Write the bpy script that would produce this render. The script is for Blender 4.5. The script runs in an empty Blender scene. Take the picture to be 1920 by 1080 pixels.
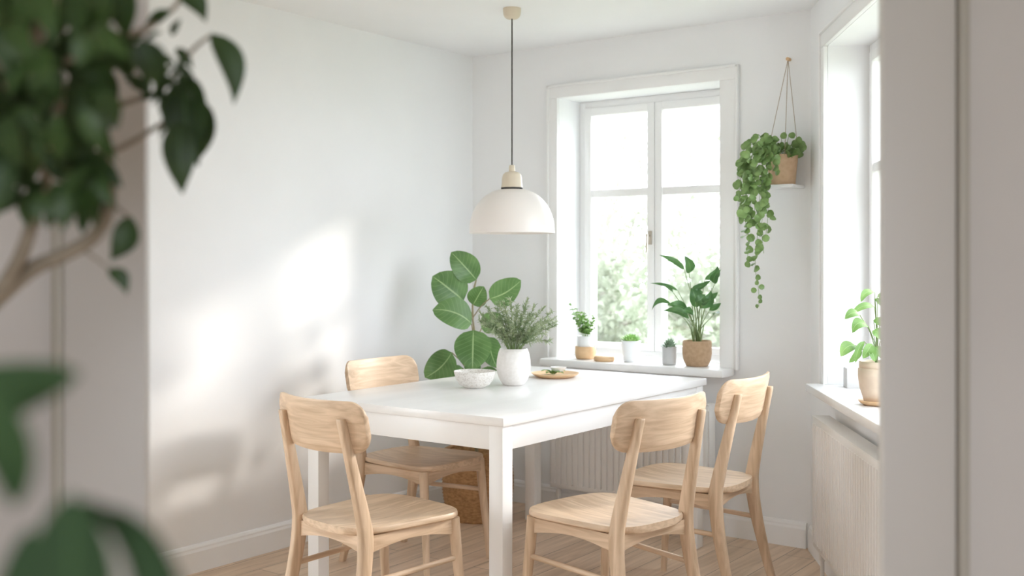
import bpy, bmesh, math, random
from mathutils import Vector, Matrix
C = bpy.context.scene
COL = C.collection
PI = math.pi
# ------------------------------------------------------------------ camera
F = 2023.0; HZ = 490.0; CH = 1.28
YAW = math.radians(36.2)
RT = Vector((math.cos(YAW), math.sin(YAW), 0)); FW = Vector((-math.sin(YAW), math.cos(YAW), 0))
cd = bpy.data.cameras.new('camera'); cam = bpy.data.objects.new('camera', cd); COL.objects.link(cam)
cam.location = (0, 0, CH); cam.rotation_euler = (PI/2, 0, YAW)
cd.sensor_width = 36; cd.lens = 36*F/1920; cd.shift_y = (HZ-540)/1920
cd.clip_start = 0.05; cd.clip_end = 200
cd.dof.use_dof = True; cd.dof.focus_distance = 3.8; cd.dof.aperture_fstop = 2.8
C.camera = cam
# ------------------------------------------------------------------ world, sun, exposure
C.view_settings.view_transform = 'Standard'; C.view_settings.look = 'None'
C.view_settings.gamma = 1; C.view_settings.use_curve_mapping = False
C.view_settings.exposure = 0.44
w = bpy.data.worlds.new('sky'); C.world = w; w.use_nodes = True
bg = w.node_tree.nodes['Background']; bg.inputs[0].default_value = (0.86, 0.925, 1.0, 1); bg.inputs[1].default_value = 6.5
sd = bpy.data.lights.new('sun', 'SUN'); sun = bpy.data.objects.new('sun', sd); COL.objects.link(sun)
sd.energy = 2.5; sd.angle = math.radians(5.2); sd.color = (1.0, 0.93, 0.84)
SUN = Vector((-0.60, -1.0, -0.485)).normalized()
sun.rotation_euler = SUN.to_track_quat('-Z', 'Y').to_euler(); sun.location = (3, 12, 6)
C.cycles.max_bounces = 16; C.cycles.diffuse_bounces = 10; C.cycles.transparent_max_bounces = 16
C.cycles.sample_clamp_indirect = 8

def P(px, py, z):            # photograph position at a distance z in front of the camera
    return RT*((px-960)/F*z) + FW*z + Vector((0, 0, CH + (HZ-py)/F*z))
def W(u, z, h=0):
    v = RT*u + FW*z; return Vector((v.x, v.y, h))
XL, YB, HC = -3.68, 4.66, 2.40
K = Vector((-1.763, YB, 0)); RA = Vector((0.530, -0.848, 0)); RN = Vector((0.848, 0.530, 0))
ROTR = math.atan2(RA.y, RA.x)
def R_(t, n, h): return K + RA*t + RN*n + Vector((0, 0, h))

# area-light portals only guide the sky light through the windows and the added fill-light openings
def portal(loc, rz, sx, sz):
    d = bpy.data.lights.new('portal', 'AREA'); o = bpy.data.objects.new('portal', d); COL.objects.link(o)
    d.shape = 'RECTANGLE'; d.size = sx; d.size_y = sz; d.cycles.is_portal = True
    o.location = loc; o.rotation_euler = (-PI/2, 0, rz)
portal((-2.653, YB+.31, 1.45), 0, 0.95, 1.32)
portal(R_(1.10, .31, 1.45), ROTR, 1.6, 1.36)
portal(W(0, -2.16, 1.375), YAW+PI, 1.6, 1.35)
portal((XL-.22, .95, 1.1), PI/2, 1.5, 2.2)

# ------------------------------------------------------------------ materials
def mat(name, col, rough=0.6, metal=0, **kw):
    m = bpy.data.materials.new(name); m.use_nodes = True
    b = m.node_tree.nodes['Principled BSDF']
    b.inputs['Base Color'].default_value = (*col, 1); b.inputs['Roughness'].default_value = rough
    b.inputs['Metallic'].default_value = metal
    for k, v in kw.items(): b.inputs[k].default_value = v
    return m
def noisy(name, c1, c2, rough=0.6, scale=(8, 8, 8), detail=4, bump=0.0, ramp=(0.35, 0.65), distort=0.0):
    m = mat(name, c1, rough); nt = m.node_tree; N = nt.nodes; L = nt.links; b = N['Principled BSDF']
    tc = N.new('ShaderNodeTexCoord'); mp = N.new('ShaderNodeMapping'); mp.inputs['Scale'].default_value = scale
    nz = N.new('ShaderNodeTexNoise'); nz.inputs['Scale'].default_value = 1; nz.inputs['Detail'].default_value = detail
    nz.inputs['Distortion'].default_value = distort
    cr = N.new('ShaderNodeValToRGB'); cr.color_ramp.elements[0].position = ramp[0]; cr.color_ramp.elements[1].position = ramp[1]
    cr.color_ramp.elements[0].color = (*c1, 1); cr.color_ramp.elements[1].color = (*c2, 1)
    L.new(tc.outputs['Object'], mp.inputs['Vector']); L.new(mp.outputs[0], nz.inputs['Vector'])
    L.new(nz.outputs['Fac'], cr.inputs[0]); L.new(cr.outputs[0], b.inputs['Base Color'])
    if bump:
        bp = N.new('ShaderNodeBump'); bp.inputs['Strength'].default_value = bump; bp.inputs['Distance'].default_value = 0.002
        L.new(nz.outputs['Fac'], bp.inputs['Height']); L.new(bp.outputs[0], b.inputs['Normal'])
    return m
def leafmat(name, c1, c2, vein, rough=0.4, trans=0.3, scale=14, veins=9.0):
    m = mat(name, c1, rough); nt = m.node_tree; N = nt.nodes; L = nt.links; b = N['Principled BSDF']
    tc = N.new('ShaderNodeTexCoord'); nz = N.new('ShaderNodeTexNoise'); nz.inputs['Scale'].default_value = scale
    mx = N.new('ShaderNodeMix'); mx.data_type = 'RGBA'; mx.inputs[6].default_value = (*c1, 1); mx.inputs[7].default_value = (*c2, 1)
    L.new(tc.outputs['Object'], nz.inputs['Vector'])
    cr = N.new('ShaderNodeMapRange'); cr.inputs[1].default_value = 0.35; cr.inputs[2].default_value = 0.65
    L.new(nz.outputs['Fac'], cr.inputs[0]); L.new(cr.outputs[0], mx.inputs[0])
    uv = N.new('ShaderNodeUVMap'); sp = N.new('ShaderNodeSeparateXYZ'); L.new(uv.outputs[0], sp.inputs[0])
    def mth(op, a, bb=None):
        n = N.new('ShaderNodeMath'); n.operation = op
        for i, v in enumerate((a, bb)):
            if v is None: continue
            if isinstance(v, (int, float)): n.inputs[i].default_value = v
            else: L.new(v, n.inputs[i])
        return n.outputs[0]
    au = mth('ABSOLUTE', mth('SUBTRACT', sp.outputs[0], 0.5))
    mid = mth('LESS_THAN', au, 0.022)
    side = mth('GREATER_THAN', mth('SINE', mth('MULTIPLY', mth('SUBTRACT', sp.outputs[1], mth('MULTIPLY', au, 0.45)), veins*2*PI)), 0.93)
    vv = mth('MAXIMUM', mth('MULTIPLY', mid, .8), mth('MULTIPLY', side, 0.22))
    m2 = N.new('ShaderNodeMix'); m2.data_type = 'RGBA'; m2.inputs[7].default_value = (*vein, 1)
    L.new(vv, m2.inputs[0]); L.new(mx.outputs[2], m2.inputs[6]); L.new(m2.outputs[2], b.inputs['Base Color'])
    tr = N.new('ShaderNodeBsdfTranslucent'); ms = N.new('ShaderNodeMixShader'); ms.inputs[0].default_value = trans
    L.new(m2.outputs[2], tr.inputs[0]); L.new(b.outputs[0], ms.inputs[1]); L.new(tr.outputs[0], ms.inputs[2])
    L.new(ms.outputs[0], N['Material Output'].inputs[0])
    return m
WALL = noisy('wall_paint', (.815, .82, .83), (.83, .835, .845), .75, (3, 3, 3), bump=.05)
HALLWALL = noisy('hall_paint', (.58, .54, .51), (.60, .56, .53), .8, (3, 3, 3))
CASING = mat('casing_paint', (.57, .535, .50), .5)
GROOVE_SHADE = mat('bead_groove_shade', (.42, .385, .33), .5)  # shade of the groove beside the casing, put in as a darker colour
CEIL = noisy('ceiling_paint', (.82, .825, .835), (.835, .84, .85), .85, (3, 3, 3))
TRIM = mat('trim_white', (.84, .84, .84), .35)
SILL = mat('sill_white', (.84, .84, .84), .25)
WHITE = mat('white_lacquer', (.84, .835, .825), .35)
TOPM = noisy('white_washed_top', (.80, .79, .785), (.86, .855, .85), .28, (9, 1.2, 30), 5, ramp=(.3, .6))
RADM = mat('radiator_enamel', (.82, .81, .79), .3)
A1, A2 = (.49, .345, .225), (.67, .50, .35)
WX = noisy('oak_grain_x', A1, A2, .45, (3.5, 26, 42), 5, bump=.15, distort=1.2)
WY = noisy('oak_grain_y', A1, A2, .45, (26, 3.5, 42), 5, bump=.15, distort=1.2)
WZ = noisy('oak_grain_z', A1, A2, .45, (32, 32, 3.5), 5, bump=.15, distort=1.2)
BEECH = noisy('beech', (.62, .40, .22), (.70, .48, .28), .5, (6, 30, 40), 4)
CERAM = noisy('ceramic_white', (.78, .75, .72), (.84, .81, .79), .5, (90, 90, 90), 3, bump=.08)
SPECK = noisy('speckled_stoneware', (.64, .60, .55), (.80, .775, .74), .5, (160, 160, 160), 3, ramp=(.38, .5), bump=.1)
TAN = noisy('tan_clay', (.40, .265, .155), (.47, .32, .20), .75, (60, 60, 60), 3, bump=.2)
TAN2 = noisy('peach_clay', (.52, .35, .22), (.58, .40, .26), .75, (40, 40, 40), 3, bump=.1)
BEIGEPOT = noisy('beige_clay', (.62, .50, .39), (.67, .55, .43), .7, (30, 30, 30), 3)
GREYPOT = mat('grey_concrete', (.50, .50, .50), .7)
WPOT = mat('white_pot', (.80, .82, .84), .4)
SOIL = noisy('soil', (.05, .035, .022), (.10, .07, .045), .95, (120, 120, 120), 3, bump=.6)
SHADE = mat('shade_enamel', (.80, .755, .72), .35)
CREAM = mat('cream_metal', (.66, .58, .46), .4)
CORD = mat('dark_cord', (.055, .05, .045), .6)
STRING = noisy('jute', (.30, .22, .15), (.42, .33, .24), .9, (200, 200, 200))
METAL = mat('brushed_handle', (.55, .50, .44), .3, .9)
GAP = mat('seal_grey', (.60, .60, .60), .6)
BARK = noisy('bark', (.23, .185, .135), (.33, .275, .21), .85, (20, 20, 60), 4, bump=.4)
DBARK = noisy('grey_bark', (.24, .22, .19), (.34, .32, .28), .9, (20, 20, 20), 4)
STEMG = mat('green_stem', (.20, .28, .11), .5)
STEMB = mat('brown_stem', (.30, .26, .16), .6)
RUB = leafmat('rubber_leaf', (.085, .18, .05), (.15, .275, .095), (.38, .52, .25), .35, .25, 9)
HERB = leafmat('herb_leaf', (.22, .30, .15), (.48, .53, .36), (.5, .55, .4), .6, .3, 30)
MON = leafmat('sill_leaf', (.045, .12, .035), (.09, .20, .06), (.16, .28, .10), .4, .35, 9)
VINE = leafmat('vine_leaf', (.13, .22, .065), (.24, .36, .13), (.22, .38, .12), .4, .25, 20)
LIGHTG = leafmat('light_leaf', (.15, .30, .07), (.28, .46, .15), (.36, .52, .22), .4, .35, 14)
SUCC = leafmat('succulent_leaf', (.20, .40, .10), (.36, .58, .20), (.40, .60, .26), .45, .2, 30)
GSUCC = leafmat('grey_succulent_leaf', (.20, .30, .20), (.34, .44, .32), (.4, .5, .38), .5, .2, 30)
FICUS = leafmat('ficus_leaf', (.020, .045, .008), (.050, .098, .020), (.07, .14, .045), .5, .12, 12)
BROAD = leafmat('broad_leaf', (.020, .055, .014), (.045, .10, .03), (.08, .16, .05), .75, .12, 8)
TREEL = leafmat('tree_leaf', (.23, .255, .185), (.33, .355, .275), (.33, .355, .275), .8, .4, 3)
GLASS = bpy.data.materials.new('window_glass'); GLASS.use_nodes = True
_n = GLASS.node_tree; _n.nodes.remove(_n.nodes['Principled BSDF'])
_t = _n.nodes.new('ShaderNodeBsdfTransparent'); _g = _n.nodes.new('ShaderNodeBsdfGlossy'); _g.inputs['Roughness'].default_value = .02
_m = _n.nodes.new('ShaderNodeMixShader'); _m.inputs[0].default_value = .05
_n.links.new(_t.outputs[0], _m.inputs[1]); _n.links.new(_g.outputs[0], _m.inputs[2]); _n.links.new(_m.outputs[0], _n.nodes['Material Output'].inputs[0])

def floor_mat():
    m = mat('oak_floor', (.5, .33, .2), .38); nt = m.node_tree; N = nt.nodes; L = nt.links; b = N['Principled BSDF']
    tc = N.new('ShaderNodeTexCoord'); mp = N.new('ShaderNodeMapping'); mp.inputs['Rotation'].default_value = (0, 0, PI/2)
    L.new(tc.outputs['Object'], mp.inputs[0])
    br = N.new('ShaderNodeTexBrick'); br.offset = .37; br.inputs['Scale'].default_value = 1
    br.inputs['Brick Width'].default_value = 1.5; br.inputs['Row Height'].default_value = .14
    br.inputs['Mortar Size'].default_value = .0014; br.inputs['Mortar Smooth'].default_value = .2
    br.inputs['Color1'].default_value = (.70, .54, .40, 1); br.inputs['Color2'].default_value = (.62, .465, .335, 1)
    br.inputs['Mortar'].default_value = (.16, .10, .06, 1)
    L.new(mp.outputs[0], br.inputs[0])
    mp2 = N.new('ShaderNodeMapping'); mp2.inputs['Scale'].default_value = (22, 1.6, 1); L.new(tc.outputs['Object'], mp2.inputs[0])
    nz = N.new('ShaderNodeTexNoise'); nz.inputs['Scale'].default_value = 1; nz.inputs['Detail'].default_value = 6; nz.inputs['Distortion'].default_value = 1.5
    L.new(mp2.outputs[0], nz.inputs[0])
    cr = N.new('ShaderNodeValToRGB'); cr.color_ramp.elements[0].position = .3; cr.color_ramp.elements[0].color = (.80, .76, .72, 1)
    cr.color_ramp.elements[1].position = .65; cr.color_ramp.elements[1].color = (1.1, 1.1, 1.1, 1); L.new(nz.outputs[0], cr.inputs[0])
    mx = N.new('ShaderNodeMix'); mx.data_type = 'RGBA'; mx.blend_type = 'MULTIPLY'; mx.inputs[0].default_value = 1
    L.new(br.outputs[0], mx.inputs[6]); L.new(cr.outputs[0], mx.inputs[7]); L.new(mx.outputs[2], b.inputs['Base Color'])
    return m
FLOOR = floor_mat()
def basket_mat():
    m = noisy('woven_rattan', (.33, .17, .07), (.50, .29, .13), .7, (50, 50, 110), 3, bump=.6); return m
BASK = basket_mat()
GRASS = noisy('lawn', (.17, .19, .12), (.24, .26, .18), .9, (1.5, 1.5, 1.5), 5)

# ------------------------------------------------------------------ mesh helpers
def nb(): return bmesh.new()
def obj(name, bm, m, parent=None, loc=None, rot=0, smooth=True, ang=38, recalc=True):
    if recalc: bmesh.ops.recalc_face_normals(bm, faces=bm.faces)
    me = bpy.data.meshes.new(name); bm.to_mesh(me); bm.free()
    me.materials.append(m)
    if smooth:
        me.polygons.foreach_set('use_smooth', [True]*len(me.polygons)); me.set_sharp_from_angle(angle=math.radians(ang))
    o = bpy.data.objects.new(name, me); COL.objects.link(o)
    if loc is not None: o.location = loc
    o.rotation_euler = (0, 0, rot)
    if parent is not None: o.parent = parent
    return o
def tag(o, label, cat, group=None, kind=None):
    o['label'] = label; o['category'] = cat
    if group: o['group'] = group
    if kind: o['kind'] = kind
    return o
def thing(name, label, cat, loc=(0, 0, 0), rz=0, group=None):
    o = bpy.data.objects.new(name, None); COL.objects.link(o); o.empty_display_size = .1
    o.location = loc; o.rotation_euler = (0, 0, rz); return tag(o, label, cat, group)
def struct(name, bm, m, parent=None, **k):
    o = obj(name, bm, m, parent, **k)
    if parent is None: o['kind'] = 'structure'
    return o
def box(bm, x0, x1, y0, y1, z0, z1, bev=0.0):
    r = bmesh.ops.create_cube(bm, size=1)
    vs = r['verts']
    bmesh.ops.scale(bm, vec=(x1-x0, y1-y0, z1-z0), verts=vs)
    bmesh.ops.translate(bm, vec=((x0+x1)/2, (y0+y1)/2, (z0+z1)/2), verts=vs)
    if bev:
        es = list({e for v in vs for e in v.link_edges})
        bmesh.ops.bevel(bm, geom=es, offset=bev, segments=2, profile=.5, affect='EDGES')
    return bm
def loft(bm, rings, cap=True, closed=True):
    R = [[bm.verts.new(p) for p in r] for r in rings]; n = len(R[0])
    for a, b in zip(R, R[1:]):
        for i in range(n if closed else n-1):
            j = (i+1) % n
            try: bm.faces.new((a[i], a[j], b[j], b[i]))
            except ValueError: pass
    if cap:
        for r in (R[0], R[-1]):
            try: bm.faces.new(r)
            except ValueError: pass
    return R
def lathe(bm, prof, n=40, c=(0, 0, 0), cap=True):
    rings = []
    for r, z in prof:
        rings.append([(c[0]+r*math.cos(2*PI*i/n), c[1]+r*math.sin(2*PI*i/n), c[2]+z) for i in range(n)])
    return loft(bm, rings, cap)
def tube(bm, pts, rad, n=8, cap=True):
    pts = [Vector(p) for p in pts]
    if not hasattr(rad, '__len__'): rad = [rad]*len(pts)
    rings = []; prev = None
    for i, p in enumerate(pts):
        d = (pts[min(i+1, len(pts)-1)] - pts[max(i-1, 0)]).normalized()
        if prev is None:
            a = Vector((0, 0, 1)) if abs(d.z) < .9 else Vector((1, 0, 0))
            s = d.cross(a).normalized()
        else:
            s = (prev - d*prev.dot(d)).normalized()
        prev = s; t = d.cross(s)
        rings.append([p + (s*math.cos(2*PI*k/n) + t*math.sin(2*PI*k/n))*rad[i] for k in range(n)])
    return loft(bm, rings, cap)
def curve(pts, n=10):          # smooth Catmull-Rom path through points
    pts = [Vector(p) for p in pts]; out = []
    q = [pts[0]*2-pts[1]] + pts + [pts[-1]*2-pts[-2]]
    for i in range(len(pts)-1):
        a, b, c, d = q[i:i+4]
        for k in range(n):
            t = k/n
            out.append(.5*((2*b) + (c-a)*t + (2*a-5*b+4*c-d)*t*t + (3*b-a-3*c+d)*t**3))
    out.append(pts[-1]); return out
def lerp(a, b, t): return a+(b-a)*t
def leaf(bm, base, tip, Wd, nrm, droop=.12, fold=.18, shape='oval', n=9, bend=0.0, wavy=0.0, cols=(-1, -.5, 0, .5, 1)):
    uvl = bm.loops.layers.uv.verify()
    base = Vector(base); tip = Vector(tip); ax = tip-base; Ln = ax.length; ax.normalize()
    nrm = Vector(nrm); sd_ = ax.cross(nrm)
    if sd_.length < 1e-4: sd_ = ax.cross(Vector((.3, .5, .8)))
    sd_.normalize(); nn = sd_.cross(ax).normalized()
    rows = []
    for i in range(n+1):
        s = i/n
        if shape == 'oval': pw = math.sin(PI*min(1, s**.85))**.58 if 0 < s < 1 else 0
        elif shape == 'round': pw = math.sqrt(max(0, 1-(2*s-1)**2))
        elif shape == 'point': pw = (math.sin(PI*s**.75)**.85)*(1-.25*s**4) if 0 < s < 1 else 0
        elif shape == 'lance': pw = math.sin(PI*s**.7)**1.1 if 0 < s < 1 else 0
        else: pw = math.sin(PI*s)
        hw = Wd/2*max(pw, .02)
        c = base + ax*Ln*s + nn*(droop*Ln*4*s*(1-s)) + sd_*(bend*Ln*4*s*(1-s))
        row = []
        for u in cols:
            row.append(bm.verts.new(c + sd_*hw*u + nn*(fold*hw*abs(u) + wavy*hw*math.sin(s*9+u*2))))
        rows.append(row)
    for i in range(n):
        for j in range(len(cols)-1):
            f = bm.faces.new((rows[i][j], rows[i][j+1], rows[i+1][j+1], rows[i+1][j]))
            uvs = [((cols[j]+1)/2, i/n), ((cols[j+1]+1)/2, i/n), ((cols[j+1]+1)/2, (i+1)/n), ((cols[j]+1)/2, (i+1)/n)]
            for l, q in zip(f.loops, uvs): l[uvl].uv = q
def local(root, v):            # world point to a root's local point (roots carry only location and z rotation)
    return Matrix.Rotation(-root.rotation_euler.z, 4, 'Z') @ (Vector(v) - Vector(root.location))

# ------------------------------------------------------------------ room shell
poly = [(-3.88, 4.96), (-1.62, 4.96), (K+RN*.3)[:2], (K+RA*3.31+RN*.3)[:2], W(1.55, 1.4)[:2], W(1.55, -2.2)[:2],
        W(-1.75, -2.2)[:2], W(-1.75, 1.0)[:2], (-3.88, -1.25)]
def slab(z0, z1):
    bm = nb(); loft(bm, [[(p[0], p[1], z0) for p in poly], [(p[0], p[1], z1) for p in poly]]); return bm
struct('floor', slab(-.12, 0), FLOOR, smooth=False)
struct('ceiling', slab(HC, HC+.15), CEIL, smooth=False)
DY0, DY1 = .2, 1.7
bm = nb(); box(bm, XL-.2, XL, -1.25, DY0, 0, HC); box(bm, XL-.2, XL, DY1, YB+.3, 0, HC); box(bm, XL-.2, XL, DY0, DY1, 2.2, HC)
struct('wall_left', bm, WALL, smooth=False)
bm = nb(); box(bm, XL-.14, XL-.07, DY0, DY0+.06, 0, 2.2); box(bm, XL-.14, XL-.07, DY1-.06, DY1, 0, 2.2); box(bm, XL-.14, XL-.07, DY0, DY1, 2.14, 2.2); box(bm, XL-.14, XL-.07, DY0, DY1, 0, .08); box(bm, XL-.14, XL-.07, .91, .99, 0, 2.2)
d1 = struct('added_fill_door_1', bm, TRIM)  # unseen glazed door, added to let more fill light in
bm = nb(); box(bm, XL-.11, XL-.105, DY0+.05, DY1-.05, .07, 2.15); struct('glass_pane', bm, GLASS, d1, smooth=False)  # pane of the added fill-light door
WX0, WX1, WZ0, WZ1 = -3.109, -2.196, .745, 2.125
bm = nb()
box(bm, XL, WX0, YB, YB+.3, 0, HC); box(bm, WX1, K.x+.14, YB, YB+.3, 0, HC)
box(bm, WX0, WX1, YB, YB+.3, 0, WZ0); box(bm, WX0, WX1, YB, YB+.3, WZ1, HC)
struct('wall_back', bm, WALL, smooth=False)
T0, T1 = .345, 1.85
bm = nb()
box(bm, 0, T0, 0, .3, 0, HC); box(bm, T1, 3.32, 0, .3, 0, HC); box(bm, T0, T1, 0, .3, 0, .735); box(bm, T0, T1, 0, .3, 2.17, HC)
struct('wall_right', bm, WALL, smooth=False, loc=K, rot=ROTR)
# wall with the doorway we look through; its jambs splay away into the dining room
def prism(bm, pts, z0, z1): loft(bm, [[(x, y, z0) for x, y in pts], [(x, y, z1) for x, y in pts]])
bm = nb()
prism(bm, [(-3.62, 1.5), (-.512, 1.5), (-.60, 1.62), (-3.62, 1.62)], 0, HC)
prism(bm, [(.517, 1.5), (1.42, 1.5), (1.42, 1.62), (.60, 1.62)], 0, HC)
prism(bm, [(-.60, 1.5), (.60, 1.5), (.60, 1.62), (-.60, 1.62)], 2.12, HC)
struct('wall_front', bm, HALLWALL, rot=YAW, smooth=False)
bm = nb(); box(bm, -.6145, -.503, 1.478, 1.4995, 0, 2.22, .003); box(bm, .5085, .609, 1.478, 1.4995, 0, 2.22, .003)
box(bm, -.503, .5085, 1.478, 1.4995, 2.115, 2.22, .003)
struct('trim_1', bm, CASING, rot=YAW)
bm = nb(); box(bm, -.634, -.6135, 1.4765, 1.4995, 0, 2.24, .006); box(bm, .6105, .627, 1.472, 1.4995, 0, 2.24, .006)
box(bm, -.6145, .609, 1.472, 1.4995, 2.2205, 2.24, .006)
struct('groove_shade_strips', bm, GROOVE_SHADE, rot=YAW)  # strips coloured dark to stand for the shaded groove
# hall behind the camera
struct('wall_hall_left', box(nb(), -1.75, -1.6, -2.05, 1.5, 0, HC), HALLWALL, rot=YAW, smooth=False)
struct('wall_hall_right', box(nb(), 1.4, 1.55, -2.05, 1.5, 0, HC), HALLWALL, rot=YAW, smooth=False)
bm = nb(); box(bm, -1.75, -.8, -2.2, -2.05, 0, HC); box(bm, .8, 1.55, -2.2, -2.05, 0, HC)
box(bm, -.8, .8, -2.2, -2.05, 0, .7); box(bm, -.8, .8, -2.2, -2.05, 2.05, HC)  # window opening added in this unseen wall to brighten the view from behind
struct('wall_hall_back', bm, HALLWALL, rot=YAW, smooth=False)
# baseboards
def baseboard(name, x0, x1, loc, rot):
    bm = nb(); pr = [(0, 0), (-.016, 0), (-.016, .085), (-.012, .095), (-.012, .102), (-.006, .112), (0, .115)]
    loft(bm, [[(x0, y, z) for y, z in pr], [(x1, y, z) for y, z in pr]]); struct(name, bm, TRIM, loc=loc, rot=rot, ang=20)
baseboard('baseboard_left', 0, YB-DY1, (XL, DY1, 0), PI/2)
baseboard('baseboard_back', XL+.017, K.x-.017, (0, YB, 0), 0)
baseboard('baseboard_right', .02, 3.0, K, ROTR)

# ------------------------------------------------------------------ windows
def window(name, x0, x1, z0, z1, loc, rot, cl, crr, ct, rail, depth=.20, handle=True):
    """local x along wall, +y outward, frame set back by depth"""
    cx = (x0+x1)/2
    bm = nb()          # outer fixed frame
    d0, d1 = depth, depth+.062
    fz0 = z0+.04
    box(bm, x0, x0+.035, d0, d1, fz0, z1, .004); box(bm, x1-.035, x1, d0, d1, fz0, z1, .004)
    box(bm, x0+.03, x1-.03, d0, d1, z1-.035, z1, .004); box(bm, x0+.03, x1-.03, d0, d1, fz0, fz0+.035, .004)
    box(bm, cx-.014, cx+.014, d0+.03, d1, fz0, z1, .003)
    root = struct(name, bm, TRIM, loc=loc, rot=rot)
    for s, (a, b) in enumerate(((x0+.036, cx-.0015), (cx+.0015, x1-.036))):
        bm = nb(); zt, zb = z1-.036, fz0+.036; st = .042; y0, y1 = d0-.012, d0+.035
        box(bm, a, a+st, y0, y1, zb, zt, .005); box(bm, b-st, b, y0, y1, zb, zt, .005)
        box(bm, a+st-.003, b-st+.003, y0, y1, zt-st, zt, .005); box(bm, a+st-.003, b-st+.003, y0, y1, zb, zb+st-.008, .005)
        box(bm, a+st-.003, b-st+.003, y0+.006, y1, rail, rail+.04, .005)
        sh = struct('sash', bm, TRIM, root)
        # outer storm sash
        bm = nb(); y0, y1 = d1-.022, d1+.0
        box(bm, a, a+st-.006, y0, y1, zb, zt, .003); box(bm, b-st+.006, b, y0, y1, zb, zt, .003)
        box(bm, a+st-.009, b-st+.009, y0, y1, rail+.006, rail+.034, .003)
        struct('storm_sash', bm, TRIM, root)
        bm = nb(); box(bm, a+st-.004, b-st+.004, d0+.012, d0+.015, zb+.03, rail+.004); struct('glass_pane', bm, GLASS, sh, smooth=False)
        bm = nb(); box(bm, a+st-.004, b-st+.004, d0+.012, d0+.015, rail+.036, zt-st+.004); struct('glass_pane', bm, GLASS, sh, smooth=False)
    if handle:
        bm = nb(); hz = 1.40
        box(bm, cx-.032, cx-.012, depth-.024, depth-.011, hz-.035, hz+.035, .003)
        tube(bm, [(cx-.022, depth-.02, hz+.01), (cx-.022, depth-.05, hz+.012)], .006)
        tube(bm, [(cx-.022, depth-.047, hz+.018), (cx-.024, depth-.05, hz-.075)], [.007, .0055])
        struct('window_handle', bm, METAL, root)
    bm = nb()          # casing on the room side
    t = .018; zb = z0+.03
    box(bm, x0-cl, x0, -t, .0, zb, z1, .003); box(bm, x1, x1+crr, -t, .0, zb, z1, .003); box(bm, x0-cl, x1+crr, -t, 0, z1, z1+ct, .003)
    for a, b in ((x0-cl-.008, x0-cl+.004), (x1+crr-.004, x1+crr+.008)): box(bm, a, b, -t-.008, 0, zb, z1+ct+.006, .003)
    box(bm, x0-cl-.008, x1+crr+.008, -t-.008, 0, z1+ct-.004, z1+ct+.008, .003)
    struct('casing', bm, TRIM, root)
    return root
w1 = window('window_1', WX0, WX1, WZ0, WZ1, (0, YB, 0), 0, .055, .085, .06, 1.617)
w2 = window('window_2', T0, T1, .735, 2.17, K, ROTR, .05, .07, .06, 1.64, .17)
bm = nb(); box(bm, WX0+.001, WX1-.001, -.01, .19, WZ0, .785); box(bm, -3.135, -2.125, -.14, -.001, .748, .785, .006)
struct('window_sill', bm, SILL, w1)
bm = nb(); box(bm, T0+.001, T1-.001, -.01, .16, .74, .772); box(bm, T0-.03, T1+.05, -.085, -.001, .738, .772, .006)
struct('window_sill', bm, SILL, w2)

# ------------------------------------------------------------------ radiators
def radiator(label, x0, x1, z0, z1, loc, rot, yf, pitch=.034):
    """local: x along the wall, front face at y = yf (negative, into the room)"""
    t = thing('radiator', label, 'radiator', loc, rot)
    bm = nb()
    n = int(round((x1-x0)/pitch)); pitch = (x1-x0)/n; pts = []
    for i in range(n):
        a = x0+i*pitch
        for f, dd in ((0, .0), (.12, .0), (.22, -.009), (.78, -.009), (.88, .0)): pts.append((a+f*pitch, yf+.010+dd))
    pts.append((x1, yf+.010)); back = [(x1, yf+.018), (x0, yf+.018)]
    prism(bm, pts+back, z0+.02, z1-.03)
    box(bm, x0, x1, yf+.004, yf+.018, z0, z0+.025, .003); box(bm, x0, x1, yf+.004, yf+.018, z1-.035, z1-.006, .003)
    obj('front_panel', bm, RADM, t, ang=30)
    bm = nb(); box(bm, x0, x1, yf+.055, yf+.068, z0, z1-.006, .003); obj('back_panel', bm, RADM, t)
    bm = nb(); box(bm, x0-.004, x1+.004, yf+.002, yf+.07, z1-.006, z1, .002); obj('top_grille', bm, RADM, t)
    for s in (x0-.004, x1): 
        bm = nb(); box(bm, s, s+.004, yf+.006, yf+.068, z0, z1-.006, .001); obj('side_cover', bm, RADM, t)
    for s in (x0+.12, x1-.12):
        bm = nb(); box(bm, s-.015, s+.015, yf+.068, -.003, z0+.05, z1-.08, .002); obj('bracket', bm, RADM, t)
    bm = nb(); tube(bm, [(x0+.03, yf+.035, z0+.01), (x0+.03, yf+.035, 0)], .008); tube(bm, [(x0+.03, yf+.035, z0-.01), (x0+.03, yf+.035, z0-.05)], .014, 12)
    obj('supply_pipe', bm, RADM, t)
    return t
radiator('white ribbed panel radiator under the back window behind the table', -3.09, -2.21, .13, .62, (0, YB, 0), 0, -.11)
radiator('white ribbed panel radiator on the right wall under the sill with a beige plant pot', .52, 1.80, .15, .668, K, ROTR, -.10)

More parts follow.
